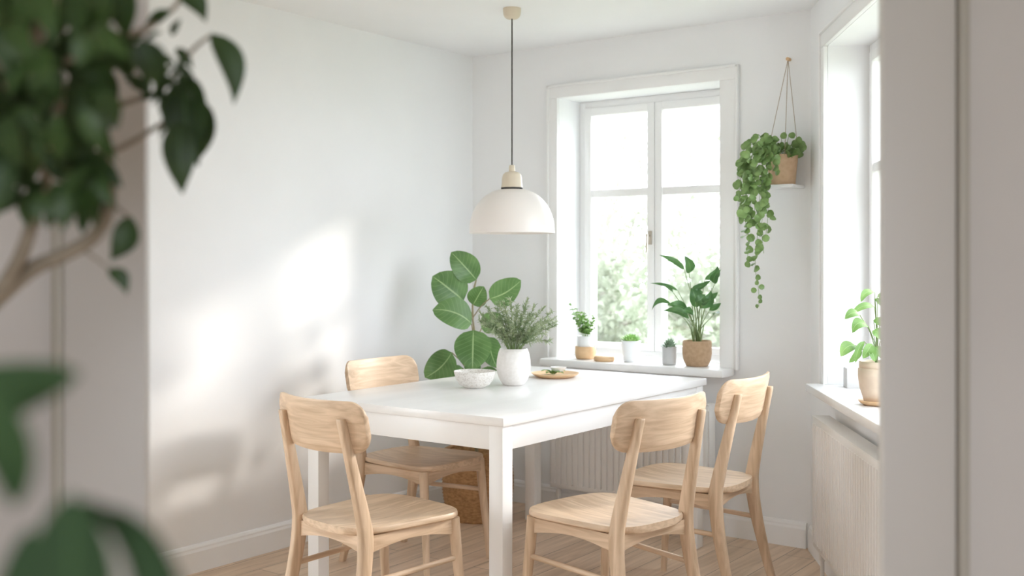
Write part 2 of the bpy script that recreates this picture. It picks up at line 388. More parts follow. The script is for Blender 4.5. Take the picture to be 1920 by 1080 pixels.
# ------------------------------------------------------------------ table
TH = .755; TX0, TX1, TY0, TY1 = -3.12, -2.155, 2.895, 4.425
tb = thing('dining_table', 'white rectangular dining table with square legs and white-washed top', 'table', ((TX0+TX1)/2, (TY0+TY1)/2, 0))
hx, hy = (TX1-TX0)/2, (TY1-TY0)/2
bm = nb(); box(bm, -hx, hx, -hy, hy, TH-.030, TH, .003); obj('tabletop', bm, TOPM, tb)
lg = .058; i_ = .012
for sx in (-1, 1):
    for sy in (-1, 1):
        bm = nb(); cx_, cy_ = sx*(hx-i_-lg/2), sy*(hy-i_-lg/2)
        box(bm, cx_-lg/2, cx_+lg/2, cy_-lg/2, cy_+lg/2, 0, TH-.030, .003); obj('leg', bm, WHITE, tb)
for s in (-1, 1):
    bm = nb(); y = s*(hy-i_-.014); box(bm, -hx+i_+lg, hx-i_-lg, y-.010, y+.010, TH-.115, TH-.031, .002); obj('apron', bm, WHITE, tb)
    bm = nb(); x = s*(hx-i_-.014); box(bm, x-.010, x+.010, -hy+i_+lg, hy-i_-lg, TH-.115, TH-.031, .002); obj('apron', bm, WHITE, tb)

# ------------------------------------------------------------------ chairs (local: rear legs at y=0, facing +y)
def make_chair(label):
    t = thing('dining_chair', label, 'chair', group='oak dining chairs around the white table')
    # seat
    bm = nb(); rings = []; n = 26
    for i in range(n+1):
        th_ = -PI/2 + PI*i/n; s = (math.sin(th_)+1)/2
        wd = lerp(.176, .222, s)*max(.0, 1-abs(2*s-1)**5.5)**(1/3.2) if 0 < i < n else .03
        y = lerp(-.035, .415, s); e = .011
        ring = []
        m_ = 12
        for k in range(m_+1):
            u = -1+2*k/m_; x = u*(wd-.004)
            z = .452 - .013*(1-u*u)*math.sin(PI*min(1, s*1.1))**.8 if s > 0 else .452
            ring.append((x, y, z))
        ring.append((wd, y, .446)); ring.append((wd, y, .436)); ring.append((wd-.012, y, .428))
        ring.append((-wd+.012, y, .428)); ring.append((-wd, y, .436)); ring.append((-wd, y, .446))
        rings.append(ring)
    loft(bm, rings); obj('seat', bm, WY, t, ang=55)
    # backrest: curved panel leaning back
    bm = nb(); rings = []; n = 30
    for i in range(n+1):
        a = -PI/2+PI*i/n; x = .222*math.sin(a); rr = .052; q = max(0, abs(x)-(.222-rr))
        hh = .078-rr+math.sqrt(max(0, rr*rr-q*q)); zt = .773+hh+.004*(x/.2)**2; zb = .773-hh - .010*(1-(x/.222)**2)
        yc = .050*(x/.222)**2
        th = .0095 if 0 < i < n else .004
        ring = []
        K_ = 8
        for k in range(K_+1):
            z = lerp(zb, zt, k/K_); e = 1 if 0 < k < K_ else .45
            ring.append((x, -.064 + yc - .20*(z-.70) + th*e, z))
        for k in range(K_, -1, -1):
            z = lerp(zb, zt, k/K_); e = 1 if 0 < k < K_ else .45
            ring.append((x, -.064 + yc - .20*(z-.70) - th*e, z))
        rings.append(ring)
    loft(bm, rings); obj('backrest', bm, WX, t, ang=50)
    for s in (-1, 1):   # rear legs
        path = [(.196, -.085, 0, .014, .014), (.187, -.045, .15, .0155, .018), (.179, -.012, .30, .0165, .023), (.172, .002, .42, .017, .026),
                (.168, -.009, .50, .0165, .0235), (.163, -.031, .60, .0155, .020), (.158, -.054, .70, .0145, .0165), (.153, -.076, .79, .0135, .013), (.1528, -.078, .799, .009, .009)]
        pts = curve([Vector((s*p[0], p[1], p[2])) for p in path], 4); rd = []
        for a, b in zip(path, path[1:]):
            for k in range(4): rd.append((lerp(a[3], b[3], k/4), lerp(a[4], b[4], k/4)))
        rd.append(path[-1][3:])
        rings = []
        for p, (rx, ry) in zip(pts, rd):
            ring = []
            for k in range(16):
                a = 2*PI*k/16; c, sn = math.cos(a), math.sin(a); e = .55
                ring.append((p.x+rx*math.copysign(abs(c)**e, c), p.y+ry*math.copysign(abs(sn)**e, sn), p.z))
            rings.append(ring)
        bm = nb(); loft(bm, rings); obj('leg', bm, WZ, t, ang=50)
    for s in (-1, 1):   # front legs
        bm = nb(); tube(bm, [(s*.206, .400, 0), (s*.198, .387, .15), (s*.189, .372, .32), (s*.184, .364, .43)], [.0125, .0155, .0185, .019], 16); obj('leg', bm, WZ, t, ang=50)
    for s in (-1, 1):   # side rails with arched underside
        bm = nb(); rings = []
        for k in range(13):
            f = k/12; p = Vector((s*lerp(.166, .183, f), lerp(.015, .362, f), 0)); zb = .375+.022*math.sin(PI*f)
            rings.append([(p.x-.009, p.y, zb), (p.x+.009, p.y, zb), (p.x+.009, p.y, .4285), (p.x-.009, p.y, .4285)])
        loft(bm, rings); obj('seat_rail', bm, WY, t)
        bm = nb(); tube(bm, [(s*.178, -.012, .285), (s*.191, .376, .298)], .0095, 12); obj('stretcher', bm, WY, t)
    for y, x, in ((.002, .155), (.370, .175)):
        bm = nb(); rings = []
        for k in range(13):
            f = k/12; zb = .378+.020*math.sin(PI*f); xx = lerp(-x, x, f)
            rings.append([(xx, y-.009, zb), (xx, y+.009, zb), (xx, y+.009, .4285), (xx, y-.009, .4285)])
        loft(bm, rings); obj('seat_rail', bm, WX, t)
    return t
def dup(root, label):
    r = root.copy(); COL.objects.link(r); r['label'] = label
    for ch in list(root.children):
        c = ch.copy(); COL.objects.link(c); c.parent = r
    return r
def face(o, x, y, fx, fy):
    o.location = (x, y, 0); o.rotation_euler = (0, 0, math.atan2(fy, fx)-PI/2)
ch0 = make_chair('oak chair at the near left end of the table, its back to us')
face(ch0, -2.502, 2.44, .13, .99)
chB = dup(ch0, 'oak chair at the right side of the table, nearer of the two there'); face(chB, -1.68, 3.06, -.982, .19)
chC = dup(ch0, 'oak chair standing furthest right, below the hanging planter'); face(chC, -1.725, 3.78, -.998, -.03)
chD = dup(ch0, 'oak chair between the table and the left wall, in front of the wicker basket'); face(chD, -3.225, 3.49, .999, .0)

# ------------------------------------------------------------------ pendant lamp
pl = P(960, 28, 4.78); px_, py_ = pl.x, pl.y
lamp = thing('pendant_lamp', 'cream dome pendant lamp hanging over the table on a dark cord', 'lamp', (px_, py_, 0))
bm = nb(); lathe(bm, [(.0, HC-.046), (.022, HC-.046), (.032, HC-.040), (.038, HC-.028), (.040, HC-.01), (.040, HC)]); obj('ceiling_cup', bm, CREAM, lamp)
bm = nb(); tube(bm, [(0, 0, HC-.045), (0, 0, 1.69)], .0032, 8); obj('cord', bm, CORD, lamp)
bm = nb(); lathe(bm, [(.0, 1.706), (.011, 1.706), (.013, 1.70), (.014, 1.678), (.030, 1.674), (.040, 1.664), (.044, 1.65), (.046, 1.62), (.048, 1.607), (.0, 1.607)]); obj('socket_cap', bm, CREAM, lamp)
bm = nb(); lathe(bm, [(0, 1.607), (.048, 1.607), (.0485, 1.604), (.048, 1.601), (0, 1.601)]); obj('ring', bm, CORD, lamp)
bm = nb(); pr = []
for k in range(17):
    a = PI/2*k/16; pr.append((.032+.157*math.sin(a)**1.0, 1.412+.188*math.cos(a)**.95))
pr = [(0.02, 1.601)]+pr+[(.190, 1.406), (.1885, 1.404), (.186, 1.408)]
for k in range(15, -1, -1):
    a = PI/2*k/16; pr.append((.029+.156*math.sin(a), 1.412+.184*math.cos(a)**.95))
pr.append((0.02, 1.5975)); lathe(bm, pr, 64, cap=False); obj('shade', bm, SHADE, lamp, ang=60)
bm = nb(); lathe(bm, [(0, 1.60), (.018, 1.60), (.018, 1.56), (.012, 1.55), (.020, 1.53), (.030, 1.505), (.030, 1.49), (.020, 1.472), (0, 1.465)], 20)
obj('bulb', bm, mat('frosted_bulb', (.85, .85, .83), .3), lamp)

# ------------------------------------------------------------------ things on the table
def ground(px, py, h): # point on a horizontal plane of height h seen at this position
    return P(px, py, (CH-h)*F/(py-HZ))
g = ground(890, 727, TH)
bm = nb(); lathe(bm, [(0, 0), (.036, 0), (.042, .003), (.063, .014), (.077, .034), (.0855, .062), (.087, .070), (.0845, .070), (.074, .036), (.058, .018), (.04, .009), (0, .006)], 56, cap=False)
bowl = tag(obj('bowl', bm, SPECK, loc=(g.x, g.y, TH), ang=60), 'speckled off-white stoneware bowl on the table left of the vase', 'bowl')
g = ground(963, 722, TH); VP = Vector((g.x, g.y, TH))
bm = nb(); lathe(bm, [(0, 0), (.038, 0), (.046, .004), (.060, .024), (.070, .052), (.073, .080), (.071, .110), (.065, .138), (.059, .154), (.057, .156), (.055, .153), (.060, .135), (.065, .105), (.066, .07), (.055, .03), (0, .012)], 56, cap=False)
tag(obj('vase', bm, CERAM, loc=VP, ang=60), 'matt white egg-shaped vase holding herb sprigs on the table', 'vase')
random.seed(4)
hb = thing('herb_bouquet', 'bunch of feathery grey-green herb sprigs standing in the white vase', 'bouquet', VP)
bs, bl = nb(), nb()
tips = [(905, 600), (915, 585), (930, 578), (945, 570), (957, 562), (968, 575), (985, 572), (1003, 574), (1018, 580), (1028, 600), (1040, 612), (1022, 625), (1030, 640), (1005, 618), (992, 600), (975, 598), (950, 598), (932, 606), (918, 620), (940, 625), (962, 612), (1000, 590), (985, 628), (1015, 605), (908, 610), (1038, 598), (970, 585), (927, 592), (899, 602), (902, 590), (912, 574), (935, 566), (1035, 585), (1043, 604), (990, 562)]
for i, (x, y) in enumerate(tips):
    tip = P(x, y, 4.48+random.uniform(-.14, .14)) - VP
    b0 = Vector((random.uniform(-.02, .02), random.uniform(-.02, .02), .02))
    rim = Vector((tip.x*.18, tip.y*.18, .155)); 
    cpts = curve([b0, rim, rim.lerp(tip, .5)+Vector((0, 0, .02)), tip], 12)
    tube(bs, cpts, [.0016]*(len(cpts)-12)+[.0009]*12, 5)
    for k in range(15, len(cpts)):
        p = cpts[k]; d = (cpts[min(k+1, len(cpts)-1)]-cpts[k-1]).normalized()
        for j in range(6):
            s = Vector((random.uniform(-1, 1), random.uniform(-1, 1), random.uniform(-.8, .8)))
            dr = (d*.7+s).normalized(); ln = random.uniform(.010, .030)
            leaf(bl, p, p+dr*ln, ln*.2, Vector((random.uniform(-1, 1), random.uniform(-1, 1), 1)), n=3, cols=(-1, 0, 1), shape='lance')
obj('stems', bs, STEMG, hb); obj('foliage', bl, HERB, hb, smooth=True, recalc=False)
g = ground(1041, 707, TH)
bm = nb(); lathe(bm, [(0, 0), (.075, 0), (.085, .003), (.100, .011), (.108, .018), (.108, .020), (.104, .019), (.086, .010), (0, .008)], 56, cap=False)
tag(obj('plate', bm, BEECH, loc=(g.x, g.y, TH), ang=60), 'round light wooden plate on the table right of the vase', 'plate')
PL = Vector((g.x, g.y, TH+.009))
bm = nb(); random.seed(9)
for k in range(9):
    a = k*2.4; r = .012+.004*(k % 4)
    b0 = Vector((math.cos(a)*r*.3-.012, math.sin(a)*r*.3, .001+.0012*k)); leaf(bm, b0, b0+Vector((math.cos(a)*.056, math.sin(a)*.056, .009)), .032, (0, 0, 1), n=6, droop=.15)
tag(obj('green_leaves', bm, LIGHTG, loc=PL, recalc=False), 'small heap of green leaves lying on the wooden plate', 'leaves')
bm = nb(); lathe(bm, [(0, 0), (.018, 0), (.022, .004), (.034, .016), (.036, .023), (.034, .023), (.028, .013), (0, .006)], 32, cap=False)
tag(obj('dip_bowl', bm, CERAM, loc=PL+Vector((.010, .012, .0135)), ang=60), 'tiny white dip bowl set on the leaves of the wooden plate', 'bowl')

# ------------------------------------------------------------------ back sill things
SZ = .785
def pot(bm, r0, r1, h, t=.004, foot=.0, belly=0.0):
    pr = [(0, 0), (r0-.004, 0), (r0, .004)]
    for k in range(1, 8):
        f = k/8; pr.append((lerp(r0, r1, f)+belly*math.sin(PI*f), h*f))
    pr += [(r1, h-.002), (r1-t*.4, h), (r1-t, h-.002), (r1-t, h-.014), (0, h-.014)]
    lathe(bm, pr, 44, cap=False)
def soil(parent, r, z, loc=None):
    bm = nb(); lathe(bm, [(0, z+.002), (r*.6, z+.003), (r, z)], 24, cap=False); return obj('soil', bm, SOIL, parent)
def sillpt(px, y=YB+.02, h=SZ):
    d = RT*((px-960)/F)+FW; t = y/d.y; return Vector((d.x*t, y, h))
# a) sprigs in a glass on a wooden bowl
s0 = sillpt(1098, YB-.015)
bm = nb(); lathe(bm, [(0, 0), (.043, 0), (.050, .006), (.054, .03), (.053, .060), (.052, .064), (.049, .064), (.048, .03), (.04, .012), (0, .010)], 44, cap=False)
tag(obj('wooden_bowl', bm, BEECH, loc=s0, ang=60), 'pale wooden bowl at the left end of the back window sill', 'bowl')
jr = thing('glass_jar_plant', 'frosted white jar with pale green sprigs standing in the wooden sill bowl', 'potted plant', s0+Vector((0, 0, .0105)))
bm = nb(); lathe(bm, [(0, 0), (.034, 0), (.038, .004), (.042, .05), (.042, .100), (.040, .106), (.038, .104), (.038, .05), (.03, .008), (0, .006)], 40, cap=False)
obj('jar', bm, WPOT, jr, ang=60)
random.seed(12); bs, bl = nb(), nb()
for i in range(16):
    x = random.uniform(1070, 1116); y = random.uniform(570, 612) if x < 1095 else random.uniform(582, 622)
    tip = P(x, y, 5.42+random.uniform(-.05, .05)) - jr.location
    c = curve([Vector((random.uniform(-.01, .01), random.uniform(-.01, .01), .01)), Vector((tip.x*.25, tip.y*.25, .11)), tip], 6)
    tube(bs, c, .0011, 5)
    for k in range(7, len(c)):
        for j in range(3):
            a = random.uniform(0, 2*PI); ln = random.uniform(.014, .024); dr = Vector((math.cos(a), math.sin(a), random.uniform(-.2, .7))).normalized()
            leaf(bl, c[k], c[k]+dr*ln, ln*.75, (random.uniform(-.4, .4), random.uniform(-1, 0), .7), n=5, cols=(-1, 0, 1), shape='round')
obj('stems', bs, STEMG, jr); obj('foliage', bl, LIGHTG, jr, recalc=False)
s1 = sillpt(1133, YB-.07)
bm = nb(); lathe(bm, [(0, 0), (.046, 0), (.050, .004), (.052, .012), (.050, .022), (.045, .026), (0, .027)], 44); tag(obj('wooden_disc', bm, BEECH, loc=s1), 'round flat wooden disc lying on the back window sill', 'disc')
# b) white pot with succulent
s2 = sillpt(1183, YB-.02); wp = thing('potted_succulent', 'white round pot with a bright green succulent in the middle of the back sill', 'potted plant', s2)
bm = nb(); pot(bm, .036, .049, .105); obj('pot', bm, WPOT, wp, ang=60); soil(wp, .044, .09)
bm = nb(); random.seed(3)
for k in range(70):
    a = k*2.399; rr = .006+.036*math.sqrt(k/70); c = Vector((math.cos(a)*rr, math.sin(a)*rr, .09+.022*(1-(rr/.045)**2)))
    d = Vector((math.cos(a)*rr*16, math.sin(a)*rr*16, .8)).normalized(); leaf(bm, c, c+d*.030, .013, Vector((math.cos(a+PI), math.sin(a+PI), .4)), n=5, cols=(-1, 0, 1), shape='lance', droop=.15)
obj('foliage', bm, SUCC, wp, recalc=False)
# c) grey cylinder pot
s3 = sillpt(1255, YB-.045); gp = thing('potted_succulent', 'small grey cylinder pot with a grey-green succulent, left of the tan clay pot', 'potted plant', s3)
bm = nb(); pot(bm, .033, .0345, .088); obj('pot', bm, GREYPOT, gp, ang=60); soil(gp, .030, .073)
bm = nb()
for k in range(60):
    a = k*2.399; f = k/60; rr = .004+.024*math.sqrt(f); c = Vector((math.cos(a)*rr, math.sin(a)*rr, .073+.030*(1-f)))
    d = Vector((math.cos(a)*(.4+f), math.sin(a)*(.4+f), .9)).normalized(); leaf(bm, c, c+d*.028, .014, Vector((-math.cos(a), -math.sin(a), .4)), n=5, cols=(-1, 0, 1), shape='lance', droop=.12)
obj('foliage', bm, GSUCC, gp, recalc=False)
# d) tan pot with tall leafy plant
s4 = sillpt(1307, YB-.03); tp = thing('potted_monstera', 'round tan clay pot with a tall dark leafy plant on the back sill', 'potted plant', s4)
bm = nb(); pr = [(0, 0), (.046, 0), (.052, .003), (.064, .03), (.069, .06), (.069, .10), (.0675, .118), (.065, .121), (.062, .118), (.062, .105), (0, .105)]
lathe(bm, pr, 48, cap=False); obj('pot', bm, TAN, tp, ang=60); soil(tp, .060, .106)
bs, bl = nb(), nb(); Z4 = 4.97
ml = [ # base, tip, width px, depth, bend
 ((1283, 505), (1236, 478), 13, 4.95, 0), ((1292, 512), (1283, 479), 20, 4.9, .1), ((1322, 524), (1345, 498), 17, 4.9, .25), ((1340, 532), (1352, 505), 16, 4.85, -.2),
 ((1271, 545), (1219, 531), 8, 5.0, 0), ((1298, 540), (1334, 524), 12, 4.92, .15), ((1308, 576), (1296, 540), 30, 4.85, 0), ((1312, 578), (1333, 545), 22, 4.83, .15),
 ((1258, 570), (1222, 582), 12, 4.9, .3), ((1290, 585), (1250, 572), 20, 4.88, .1), ((1292, 597), (1243, 583), 17, 4.82, .1), ((1284, 592), (1262, 574), 14, 4.95, 0),
 ((1330, 582), (1352, 568), 13, 4.85, .1), ((1338, 590), (1350, 588), 14, 4.95, 0), ((1316, 572), (1334, 560), 12, 4.8, 0), ((1262, 548), (1240, 533), 7, 4.98, 0), ((1304, 566), (1322, 552), 18, 4.8, .1), ((1300, 590), (1278, 584), 16, 4.8, .1), ((1327, 560), (1346, 548), 12, 4.85, .15), ((1300, 545), (1318, 548), 12, 4.86, .1)]
for (b, t_, wd, z, bend) in ml:
    bb = P(b[0], b[1], z)-s4; tt = P(t_[0], t_[1], z+random.uniform(-.05, .03))-s4
    nr = -FW*.9 + Vector((random.uniform(-.3, .3), random.uniform(-.2, .2), .5))
    leaf(bl, bb, tt, wd*z/F, nr, shape='point', droop=.12, fold=.25, bend=bend, n=12, wavy=.08)
    st = Vector((random.uniform(-.02, .02), random.uniform(-.02, .02), .10))
    c = curve([st, Vector((lerp(st.x, bb.x, .3), lerp(st.y, bb.y, .3), lerp(st.z, bb.z, .5))), bb], 8); tube(bs, c, [lerp(.0028, .0014, k/(len(c)-1)) for k in range(len(c))], 6)
for k in range(9):
    a = k*.7; st = Vector((math.cos(a)*.015, math.sin(a)*.015, .10)); tube(bs, [st, st+Vector((math.cos(a)*.02, math.sin(a)*.02, .10))], [.003, .0012], 6)
obj('stems', bs, STEMG, tp); obj('foliage', bl, MON, tp, recalc=False)

# ------------------------------------------------------------------ hanging planter with trailing vines
pc = sillpt(1467, YB-.085, 1.618)
hp = thing('hanging_planter', 'peach clay pot of trailing round-leaved vines hung on three strings beside the back window', 'hanging plant', pc)
bm = nb(); lathe(bm, [(0, 0), (.052, 0), (.056, .004), (.068, .128), (.069, .132), (.066, .132), (.065, .12), (0, .118)], 48, cap=False); obj('pot', bm, TAN2, hp, ang=60)
soil(hp, .0635, .120)
nail = Vector((pc.x+.0, YB-.02, 2.188))-pc
bm = nb()
for a in (math.radians(216), math.radians(22), math.radians(300)):
    tube(bm, [Vector((.069*math.cos(a), .069*math.sin(a), .126)), nail], .0014, 5)
obj('strings', bm, STRING, hp)
bm = nb(); tube(bm, [nail+Vector((0, .019, .0)), nail+Vector((0, -.008, 0))], .008, 12); obj('hook', bm, BEECH, hp)
random.seed(21); bs, bl = nb(), nb()
def vleaf(p, r, dirv=None):
    a = random.uniform(0, 2*PI); d = Vector((math.cos(a)*.8, math.sin(a)*.5-.25, random.uniform(-.9, .2))).normalized() if dirv is None else dirv
    n_ = Vector((random.uniform(-.5, .5), -1, random.uniform(-.2, .6)))
    leaf(bl, p, p+d*r*2, r*1.9, n_, shape='round', n=7, droop=.12, fold=.15)
vines = [ # x positions down the image at given y
 [(1462, 262), (1435, 262), (1405, 290), (1397, 340), (1393, 368)],
 [(1455, 258), (1425, 258), (1400, 280), (1390, 330), (1384, 372)],
 [(1450, 262), (1430, 270), (1416, 320), (1408, 380), (1404, 430), (1402, 470), (1403, 495)],
 [(1452, 265), (1436, 280), (1428, 330), (1424, 380), (1420, 440), (1416, 500), (1422, 540), (1423, 575)],
 [(1455, 265), (1440, 285), (1436, 330), (1432, 380), (1428, 430), (1432, 475)],
 [(1450, 262), (1432, 275), (1410, 310), (1400, 360), (1396, 400), (1402, 440)],
 [(1460, 270), (1446, 282), (1442, 320), (1438, 350), (1440, 400), (1436, 440)],
 [(1455, 262), (1440, 268), (1420, 290), (1412, 340), (1415, 390), (1412, 410)],
 [(1465, 275), (1450, 290), (1449, 322)],
 [(1448, 268), (1425, 275), (1402, 300), (1392, 310), (1388, 322)],
 [(1445, 268), (1428, 280), (1408, 330), (1394, 385), (1392, 405)]]
for vi, v in enumerate(vines):
    pts = []
    for k, (x, y) in enumerate(v):
        z = 4.72 + (.02 if k == 0 else random.uniform(-.03, .03)) - (.03 if k > 0 else 0)
        pts.append(P(x, y, z)-pc)
    c = curve(pts, 8); tube(bs, c, .0011, 5)
    acc = 0
    for k in range(1, len(c)):
        acc += (c[k]-c[k-1]).length
        low = c[k].z < -.22
        if acc > (.020 if low else .013):
            acc = 0; vleaf(c[k]+Vector((random.uniform(-.012, .012), random.uniform(-.012, .006), 0)), random.uniform(.009, .014) if low and vi == 3 and c[k].z < -.38 else random.uniform(.012, .020))
for k in range(95):   # crown on the pot
    a = random.uniform(0, 2*PI); r = .07*math.sqrt(random.random()); p = Vector((r*math.cos(a)-.004, r*math.sin(a), .125+random.uniform(0, .07)*(1-(r/.1)**2)))
    if k % 3 == 0: tube(bs, [Vector((p.x*.3, p.y*.3, .118)), p], .0012, 5)
    d = Vector((math.cos(a), math.sin(a), random.uniform(-.3, .4))).normalized(); vleaf(p, random.uniform(.013, .019), d)
for k, (x, y) in enumerate([(1500, 266), (1502, 272), (1494, 258), (1490, 280), (1480, 250), (1465, 250), (1410, 262), (1400, 270), (1398, 285), (1422, 252), (1440, 250)]):
    p = P(x, y, 4.72)-pc; tube(bs, curve([Vector((p.x*.2, p.y*.2, .12)), Vector((p.x*.6, p.y*.6, .17)), p], 5), .0012, 5); vleaf(p, .016, Vector((.6 if x > 1450 else -.6, 0, -.6)).normalized())
obj('stems', bs, STEMG, hp); obj('foliage', bl, VINE, hp, recalc=False)
bm = nb(); box(bm, pc.x-.075, K.x-.025, YB-.15, YB-.001, 1.606, 1.618, .003)
tag(obj('wall_shelf', bm, TRIM), 'thin white wall shelf just under the hanging clay planter', 'shelf')

# ------------------------------------------------------------------ right sill things
def rs(t, n, h=.772): return R_(t, n, h)
p0 = rs(.985, .035)
rp = thing('potted_plant', 'beige tapered pot on a wooden saucer with light green leaves on the right sill', 'potted plant', p0)
bm = nb(); lathe(bm, [(0, 0), (.046, 0), (.060, .008), (.066, .016), (.064, .018), (.05, .011), (0, .009)], 40, cap=False); obj('saucer', bm, BEECH, rp, ang=60)
bm = nb(); lathe(bm, [(0, .0095), (.040, .0095), (.046, .014), (.060, .06), (.066, .10), (.066, .128), (.060, .132), (.062, .134), (.062, .152), (.059, .155), (.056, .152), (.056, .142), (0, .142)], 44, cap=False); obj('pot', bm, BEIGEPOT, rp, ang=60)
soil(rp, .054, .1425)
bs, bl = nb(), nb(); z5 = (p0.x*FW.x+p0.y*FW.y)
for (b, t_, wd, dz, bend) in [((1612, 590), (1584, 598), 18, 0, .15), ((1640, 548), (1614, 566), 14, .02, .2), ((1645, 556), (1668, 545), 12, 0, .15), ((1628, 612), (1598, 624), 22, -.03, .3), ((1640, 575), (1596, 590), 14, .04, .1),
  ((1604, 648), (1576, 668), 24, -.02, .15), ((1612, 652), (1592, 680), 14, .0, -.1), ((1620, 640), (1604, 680), 12, -.04, .1), ((1636, 620), (1660, 640), 26, -.03, -.1), ((1635, 645), (1618, 672), 18, -.05, 0),
  ((1640, 650), (1658, 675), 20, -.04, 0), ((1638, 600), (1672, 610), 20, 0, .1), ((1632, 655), (1640, 678), 16, -.06, 0), ((1640, 560), (1690, 590), 20, .02, .1), ((1650, 600), (1700, 630), 24, .02, .1), ((1650, 640), (1695, 665), 22, -.02, .1)]:
    bb = P(b[0], b[1], z5+dz)-p0; tt = P(t_[0], t_[1], z5+dz-.02)-p0
    leaf(bl, bb, tt, wd*z5/F, -FW+Vector((0, 0, .6)), shape='oval', droop=.16, fold=.2, bend=bend, n=10)
    c = curve([Vector((0, 0, .14)), Vector((bb.x*.35, bb.y*.35, lerp(.14, bb.z, .6))), bb], 6); tube(bs, c, .0016, 6)
obj('stems', bs, STEMG, rp); obj('foliage', bl, LIGHTG, rp, recalc=False)
b0 = rs(.455, .075); bm = nb(); box(bm, -.032, .032, -.03, .03, 0, .080, .003); 
bx = tag(obj('storage_box', bm, mat('box_grey', (.56, .55, .55), .7), loc=b0, rot=ROTR), 'small plain pale grey box behind the beige pot on the right sill', 'box')

# ------------------------------------------------------------------ rubber plant in a wicker basket
bp_ = ground(888, 968, 0); bp_ = Vector((-3.33, 4.26, 0))
rb = thing('rubber_plant', 'large broad-leaved green plant in a round brown wicker basket in the room corner', 'potted plant', bp_)
bm = nb(); n = 64; rings = []
for k in range(41):
    f = k/40; r = .150+.028*math.sin(PI*f*.9)
    rings.append([((r+.004*math.sin(k*PI/1.0+i*PI/2)) * math.cos(2*PI*i/n), (r+.004*math.sin(k*PI+i*PI/2)) * math.sin(2*PI*i/n), .33*f) for i in range(n)])
rings.append([((.150)*math.cos(2*PI*i/n), .150*math.sin(2*PI*i/n), .325) for i in range(n)])
rings.append([((.150)*math.cos(2*PI*i/n), .150*math.sin(2*PI*i/n), .27) for i in range(n)])
loft(bm, rings); obj('basket', bm, BASK, rb, ang=80)
bm = nb(); rim = [(.163*math.cos(2*PI*i/40), .163*math.sin(2*PI*i/40), .335) for i in range(41)]; tube(bm, rim, .010, 8, cap=False); obj('basket_rim', bm, BASK, rb)
bm = nb(); lathe(bm, [(0, .282), (.149, .28)], 30, cap=False); obj('soil', bm, SOIL, rb)
bs, bl = nb(), nb()
Z6 = 5.30
rl = [((893, 525), (846, 473), 44, 5.30, 0), ((869, 564), (811, 518), 60, 5.28, 0), ((887, 572), (907, 537), 32, 5.33, 0), ((918, 560), (977, 526), 44, 5.26, .1), ((884, 607), (811, 581), 48, 5.22, .1),
      ((903, 616), (943, 592), 32, 5.36, 0), ((888, 619), (886, 693), 58, 5.14, 0), ((916, 632), (932, 690), 34, 5.2, .05), ((847, 661), (797, 708), 46, 5.24, -.1), ((868, 690), (828, 712), 22, 5.3, 0),
      ((880, 670), (892, 712), 26, 5.35, 0), ((905, 690), (935, 730), 30, 5.3, 0), ((870, 720), (845, 760), 30, 5.25, 0)]
main = [Vector((0, 0, .27))] + [P(x, y, z)-bp_ for x, y, z in ((886, 760, 5.36), (880, 700, 5.34), (890, 640, 5.33), (886, 590, 5.33), (888, 545, 5.33), (892, 527, 5.31))]
mc = curve(main, 8); tube(bs, mc, [lerp(.009, .003, k/(len(mc)-1)) for k in range(len(mc))], 8)
for (b, t_, wd, z, bend) in rl:
    bb = P(b[0], b[1], z)-bp_; tt = P(t_[0], t_[1], z-.05)-bp_
    leaf(bl, bb, tt, wd*z/F*1.2, -FW+Vector((random.uniform(-.25, .25), 0, .35)), shape='oval', droop=.08, fold=.14, bend=bend, n=14, wavy=.03, cols=(-1, -.66, -.33, 0, .33, .66, 1))
    best = min(mc, key=lambda q: (q-bb).length + 2.0*max(0, q.z-bb.z+.10))
    tube(bs, curve([best, best.lerp(bb, .5)+Vector((0, 0, .01)), bb], 5), .0028, 6)
obj('stems', bs, STEMB, rb); obj('foliage', bl, RUB, rb, recalc=False)

# ------------------------------------------------------------------ foreground ficus (left)
random.seed(33)
fo = W(-.72, 1.02, 0)
fi = thing('ficus_tree', 'dark glossy ficus tree with bare pale branches close to us at the upper left', 'tree', fo)
bm = nb(); pot(bm, .13, .17, .30, .012); obj('pot', bm, BEIGEPOT, fi, ang=60); soil(fi, .155, .288)
bs, bl = nb(), nb()
def fp(x, y, z): return P(x, y, z)-fo
def br(pts, r0, r1):
    c = curve(pts, 8); tube(bs, c, [lerp(r0, r1, k/(len(c)-1)) for k in range(len(c))], 9)
root_pts = [Vector((0, 0, .28)), fp(-330, 1000, 1.02), fp(-200, 760, 1.02), fp(-70, 620, 1.0)]
br(root_pts, .020, .011)
j = fp(-70, 620, 1.0)
br([j, fp(0, 555, 1.0), fp(60, 505, 1.0), fp(120, 478, 1.0), fp(175, 445, 1.0), fp(203, 395, 1.0), fp(206, 330, 1.02), fp(190, 270, 1.03), fp(150, 180, 1.03)], .009, .004)
br([fp(-10, 565, 1.0), fp(35, 490, .98), fp(60, 420, .97), fp(85, 340, .96), fp(95, 260, .95), fp(120, 160, .95)], .0075, .004)
br([fp(-90, 640, 1.0), fp(-60, 300, .92), fp(-40, 150, .9), fp(10, 110, .88), (fp(60, 75, .88)), fp(90, 20, .9), fp(110, -80, .9)], .010, .006)
br([fp(170, 300, 1.03), fp(230, 275, 1.06), fp(290, 240, 1.08), fp(335, 205, 1.1), fp(350, 150, 1.1)], .003, .0018)
br([fp(150, 230, 1.03), fp(200, 205, 1.05), fp(260, 185, 1.08), fp(310, 160, 1.1), fp(360, 95, 1.1), fp(395, 66, 1.1)], .0035, .0016)
br([fp(200, 360, 1.0), fp(215, 385, 1.0), fp(243, 408, 1.0)], .002, .0012)
